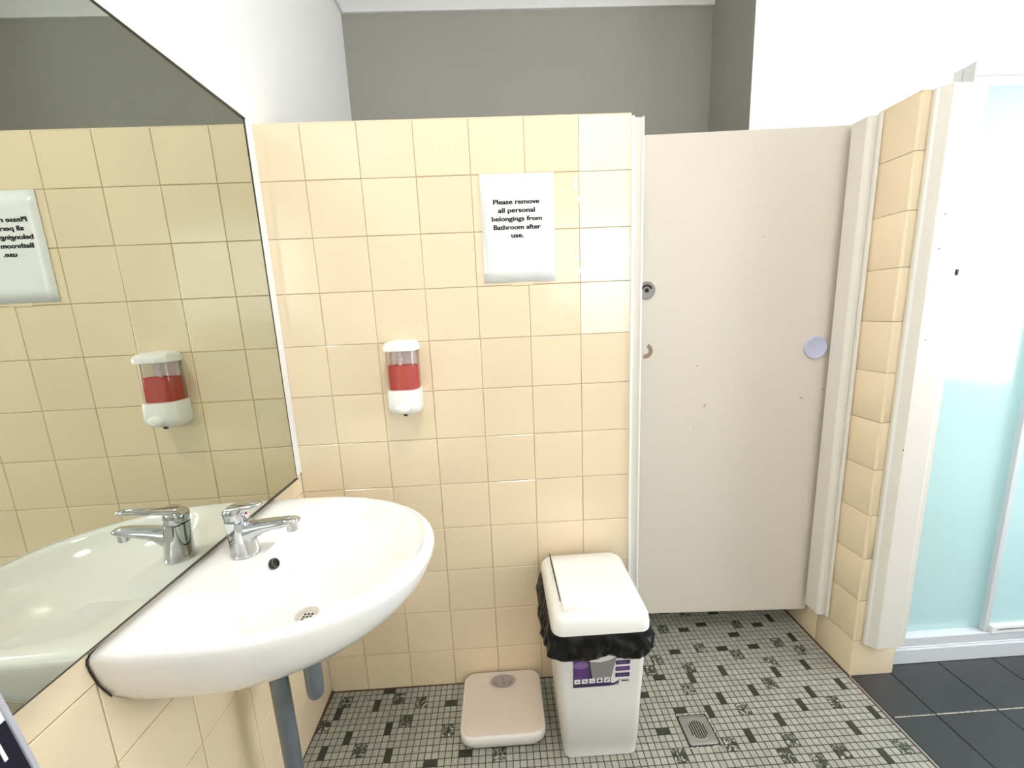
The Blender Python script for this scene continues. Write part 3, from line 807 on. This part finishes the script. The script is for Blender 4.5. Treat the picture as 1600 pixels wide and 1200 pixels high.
mb.build('lettering', 'ink', sheet)
mb = MB(); mb.box(.690, .7545, -.0012, -.0004, 1.366, 1.379)
mb.build('tape_strip', 'tile_edge', t)

# ------------------------------------------------------------------ bathroom scales
t = thing('bathroom_scales', 'pinkish white bathroom scales with a small dial, on the mosaic floor', 'scales', (.60, -.12, 0.0))
sx0, sx1, sy0, sy1 = .4700, .7310, -.2320, -.0080
mb = MB()
mb.loft([rrect(sx0 + .016, sx1 - .016, sy0 + .012, sy1 - .012, .03, .004), rrect(sx0 + .012, sx1 - .012, sy0 + .008, sy1 - .008, .03, .022)])
for (fx, fy) in ((sx0 + .04, sy0 + .03), (sx1 - .04, sy0 + .03), (sx0 + .04, sy1 - .04), (sx1 - .04, sy1 - .04)): mb.lathe((fx, fy, 0), [(.012, 0), (.012, .005)], 16)
mb.build('scales_base', 'scale_body', t, smooth=40)
mb = MB()
mb.loft([rrect(sx0 + .004, sx1 - .004, sy0 + .002, sy1 - .002, .034, .022), rrect(sx0, sx1, sy0, sy1, .036, .026), rrect(sx0, sx1, sy0, sy1, .036, .044), rrect(sx0 + .003, sx1 - .003, sy0 + .003, sy1 - .003, .034, .049), rrect(sx0 + .007, sx1 - .007, sy0 + .007, sy1 - .007, .031, .050)])
cov = mb.build('top_cover', 'scale_body', t, smooth=45)
mb = MB()
mb.loft([rrect(sx0 + .008, sx1 - .008, sy0 + .008, sy1 - .008, .030, .0500), rrect(sx0 + .008, sx1 - .008, sy0 + .008, sy1 - .008, .030, .0516), rrect(sx0 + .0105, sx1 - .0105, sy0 + .0105, sy1 - .0105, .028, .0522)])
mb.build('platform_mat', 'scale_mat', t, smooth=45)
dx, dy = .603, -.052
mb = MB()
E_ = lambda a, b, z: [(dx + a * math.cos(2 * math.pi * k / 40), dy + b * math.sin(2 * math.pi * k / 40), z) for k in range(40)]
mb.loft([E_(.050, .034, .0520), E_(.049, .033, .0545), E_(.0455, .0290, .0555), E_(.0425, .0255, .0535)], False, False)
dw = mb.build('dial_window', 'dial_rim', t, smooth=50)
mb = MB(); mb.loft([E_(.0428, .0258, .0524), E_(.0428, .0258, .0531)]); fc = mb.build('dial_face', 'dial', dw)
mb = MB()
mb.box(dx - .0038, dx - .0028, dy - .014, dy + .018, .0534, .0539)
text_mesh(mb, '0', lambda u, v: (dx + .001 + u, dy - .013 + v, .0536), width=.0065, height=.0135, offset=.01)
text_mesh(mb, '10', lambda u, v: (dx + .018 + u * .97, dy - .012 + v + u * .35, .0536), width=.011, height=.011, offset=.01)
text_mesh(mb, '10', lambda u, v: (dx - .030 + u * .97, dy - .009 + v - u * .3, .0536), width=.011, height=.011, offset=.01)
for k in range(-8, 9):
    a = math.radians(k * 7); mb.box(dx + .040 * math.sin(a) * .9 - .0003, dx + .040 * math.sin(a) * .9 + .0003, dy - .0235 + .006 * (1 - math.cos(a)) * 4, dy - .0195 + .006 * (1 - math.cos(a)) * 4, .0533, .0537)
mb.build('dial_scale', 'ink_soft', fc)

# ------------------------------------------------------------------ rubbish bin
t = thing('rubbish_bin', 'white rectangular swing lid rubbish bin standing in front of the tiled partition', 'bin', (.885, -.17, 0.0))
mb = MB()
def binr(z, g=0.0):
    k = z / .47
    return rrect(.777 - .030 * k - g, .992 + .010 * k + g, -.266 - .046 * k - g, -.075 + .035 * k + g, .022, z)
mb.loft([rrect(.783, .986, -.260, -.081, .018, .0), binr(.006), binr(.055), binr(.058, .0015), binr(.2), binr(.35), binr(.462)])
mb.build('bin_body', 'plastic2', t, smooth=40)
# lid: collar, sloped shoulders and swing flap
mb = MB()
lx0, lx1, ly0, ly1 = .7445, 1.0045, -.3270, -.036
def lidr(z, g, r=.03, dz=0.0):
    out = []
    for x, y, zz in rrect(lx0 + g, lx1 - g, ly0 + g, ly1 - g * .5, r, z, 7):
        out.append((x, y, zz + dz * ((y - ly1) / (ly0 - ly1))))
    return out
mb.loft([lidr(.468, .004), lidr(.466, 0), lidr(.482, 0), lidr(.496, .003, .03, .004), lidr(.503, .010, .028, .012), lidr(.506, .024, .024, .020)])
lid = mb.build('bin_lid', 'plastic', t, smooth=50)
mb = MB()
fx0, fx1 = .776, .974
yc = [(-.3125, .508), (-.307, .524), (-.300, .5345), (-.292, .5365), (-.20, .5325), (-.12, .5245), (-.055, .5125), (-.045, .505)]
ringsf = []
for x, ins in ((fx0, .0), (fx0 + .0015, .0015), (fx1 - .0015, .0015), (fx1, .0)):
    ringsf.append([(x, y, z + ins) for y, z in yc] + [(x, -.045, .498), (x, -.3125, .498)])
mb.loft(ringsf)
fl = mb.build('swing_flap', 'plastic', lid, smooth=40)
mb = MB(); mb.box(fx0 - .0022, fx0 - .0004, -.300, -.05, .5108, .5260 - .004); mb.build('lid_gap', 'ink', lid)
mb = MB(); mb.box(.838, .902, -.3136, -.3128, .5092, .5106); mb.build('finger_slot', 'ink', lid)
# printed label on the front of the bin
mb = MB()
def lab(x, z, h=.0006):
    k = z / .47; return (x, -.266 - .046 * k - h - .0004, z)
def lq(x0, x1, z0, z1, mi, h=.0006, poly=None):
    pts = poly or [(x0, z0), (x1, z0), (x1, z1), (x0, z1)]
    n_ = len(pts); mb.add([lab(x, z, 0.0) for x, z in pts] + [lab(x, z, h) for x, z in pts], [tuple(range(n_, 2 * n_))] + [(i, (i + 1) % n_, (i + 1) % n_ + n_, i + n_) for i in range(n_)], mi)
LX0, LX1, LZ0, LZ1 = .801, .957, .2735, .395
def lx(u): return LX0 + (LX1 - LX0) * u
def lz(v): return LZ0 + (.362 - LZ0) * v
lq(LX0, LX1, LZ0 + .001, LZ1, 0, .0004)
lq(lx(0), lx(.33), lz(.15), LZ1, 1, .0007)
lq(0, 0, 0, 0, 2, .0009, [(lx(.0 + .13 + .13 * math.cos(a)), lz(.88 + .14 * math.sin(a))) for a in [2 * math.pi * k / 18 for k in range(18)]])
lq(0, 0, 0, 0, 6, .0008, [(lx(.22), lz(1.3)), (lx(.27), lz(.9)), (lx(.30), lz(.33)), (lx(.33), lz(.33)), (lx(.33), lz(1.3))])
lq(0, 0, 0, 0, 4, .0009, [(lx(.33), lz(.36)), (lx(.67), lz(.36)), (lx(.73), lz(.96)), (lx(.74), lz(1.3)), (lx(.28), lz(1.3)), (lx(.29), lz(.95))])
lq(0, 0, 0, 0, 0, .0011, [(lx(.28), lz(1.0)), (lx(.47), lz(.96)), (lx(.62), lz(1.02)), (lx(.74), lz(1.12)), (lx(.74), lz(1.30)), (lx(.28), lz(1.30))])
lq(lx(0), lx(.66), lz(.0), lz(.34), 3, .0008)
lq(0, 0, 0, 0, 3, .0009, [(lx(.60), lz(.0)), (lx(.72), lz(.02)), (lx(.79), lz(.12)), (lx(.81), lz(.22)), (lx(.72), lz(.10)), (lx(.60), lz(.12))])
lq(0, 0, 0, 0, 4, .0010, [(lx(.73), lz(.03)), (lx(.80), lz(.03)), (lx(.82), lz(.26)), (lx(.80), lz(.24)), (lx(.78), lz(.10))])
for k in range(5):
    u = .02 + .13 * k; lq(lx(u), lx(u + .105), lz(.15), lz(.33), 0, .0012)
    ic = [(u + .052 + .03 * math.cos(a + k), .24 + .055 * math.sin(a) * (1 if k % 2 else .7)) for a in [2 * math.pi * q / (3 + k) for q in range(3 + k)]]
    lq(0, 0, 0, 0, 5, .0015, [(lx(a), lz(b)) for a, b in ic])
for k in range(4):
    z = .33 + .245 * k; lq(lx(.735), lx(.985), lz(z), lz(z + .16), 3 if k % 2 == 0 else 1, .0009)
    lq(lx(.77), lx(.93), lz(z + .065), lz(z + .095), 2, .0012)
for k, (a, b) in enumerate(((.85, .865), (.87, .89), (.895, .905), (.91, .93), (.935, .95), (.955, .975))):
    lq(lx(a), lx(b), lz(.14), lz(.20 if k % 2 else .22), 5, .0009)
mb.build('printed_label', ['label_white', 'purple', 'violet', 'navy', 'label_grey', 'label_ink', 'ink'], t)['label'] = 'purple and grey printed label'

# black liner folded over the rim of the bin
mb = MB(); NL = 220
def liner(z, g, amp, ph, drop=0.0):
    base = rrect(.747 - g, 1.002 + g, -.312 - g, -.040 + min(g, .012), .03, z, 10)
    per = [0.0]
    for k in range(len(base)):
        a, b = base[k], base[(k + 1) % len(base)]; per.append(per[-1] + math.hypot(b[0] - a[0], b[1] - a[1]))
    out = []; k = 0
    for q in range(NL):
        d = per[-1] * q / NL
        while per[k + 1] < d: k += 1
        f = (d - per[k]) / max(1e-9, per[k + 1] - per[k]); a, b = base[k], base[(k + 1) % len(base)]
        x, y = a[0] + (b[0] - a[0]) * f, a[1] + (b[1] - a[1]) * f
        ang = math.atan2(y + .175, x - .875)
        w_ = amp * (1.3 * noise.noise(Vector((x * 22 + ph, y * 22, z * 38))) + .9 * noise.noise(Vector((x * 60, y * 60 + ph, z * 60))))
        if y > -.06: w_ = min(w_, 0) * .3
        n_ = noise.noise(Vector((math.cos(ang) * 1.9 + 3, math.sin(ang) * 1.9, 1.3)))
        dz = drop * (.45 * n_ + .9 * (1 if x < .80 else 0) * max(0, min(1, (y + .30) / .12)))
        out.append((x + math.cos(ang) * w_, y + math.sin(ang) * w_, z - dz))
    return out
levels = [(.4675, -.004, .001), (.464, .004, .003), (.458, .009, .006), (.450, .012, .009), (.442, .015, .011), (.434, .016, .012), (.426, .017, .012), (.418, .017, .012), (.410, .015, .012), (.402, .013, .011), (.395, .010, .008), (.389, .006, .005), (.385, .002, .003), (.383, -.0005, .0006)]
mb.loft([liner(z, g, a, 2.0, .055 * ((.4675 - z) / .08)) for z, g, a in levels], False, False)
ln = mb.build('bin_liner', 'bag', loc=(.875, -.175, .38), smooth=50)
tag(ln, 'crumpled black bin bag folded over the rim of the white bin', 'bin bag')

# ------------------------------------------------------------------ container on the wall at the lower left
t = thing('wall_dispenser', 'white box with a dark blue printed panel, cut off at the lower left edge', 'dispenser', (.0, -.91, .60))
bx0, bx1, by0, by1, bz0, bz1 = .0008, .100, -.985, -.8225, .58, 1.04
mb = MB(); mb.box(bx0, bx1, by0, by1, bz0, bz1); cab = mb.build('dispenser_case', 'plastic', t, bevel=.006, seg=3)
mb = MB(); mb.box(bx1 + .0001, bx1 + .0012, by0 + .004, by1 - .0055, bz0 + .01, .876); mb.build('printed_panel', 'blue_black', t)
mb = MB(); mb.box(bx1 - .002, bx1 + .0022, by1 - .0045, by1 + .0006, bz0 + .004, bz1 - .004); mb.build('edge_strip', 'lilac_grey', t, bevel=.0015)
mb = MB(); mb.box(bx1 + .0013, bx1 + .0020, by1 - .0195, by1 - .0165, .836, .876); mb.build('white_bar', 'label_white', t); mb = MB()
text_mesh(mb, 'in', lambda u, v: (bx1 + .0016, by1 - .055 + u, .800 + v), width=.03, height=.03, offset=.01)
mb.build('panel_print', 'label_white', t)
mb = MB(); mb.box(bx1 + .0002, bx1 + .0010, by1 - .045, by1 - .030, .884, .887); mb.build('small_print', 'ink', t)
t.rotation_euler = (0.104, 0, 0); t.location.y = -0.886

# ------------------------------------------------------------------ ceiling lamp, and a fill lamp added over the shower
def lamp(x, y, label, mk, r=.15):
    t = thing('ceiling_light', label, 'light', (x, y, ZC))
    mb = MB(); mb.lathe((x, y, ZC), [(r + .02, 0), (r + .02, -.02), (r + .005, -.028)], 48, cap1=True); mb.build('light_base', 'trim_white', t, smooth=40)
    mb = MB(); mb.lathe((x, y, ZC), [(r, -.0285), (r * .98, -.045), (r * .8, -.062), (r * .4, -.070), (.005, -.072)], 48); mb.build('diffuser', mk, t, smooth=60)
lamp(.74, -1.02, 'round white ceiling lamp above the wash basin', 'lamp')
lamp(2.50, .26, 'added round white fill lamp above the shower enclosure', 'fill_lamp')
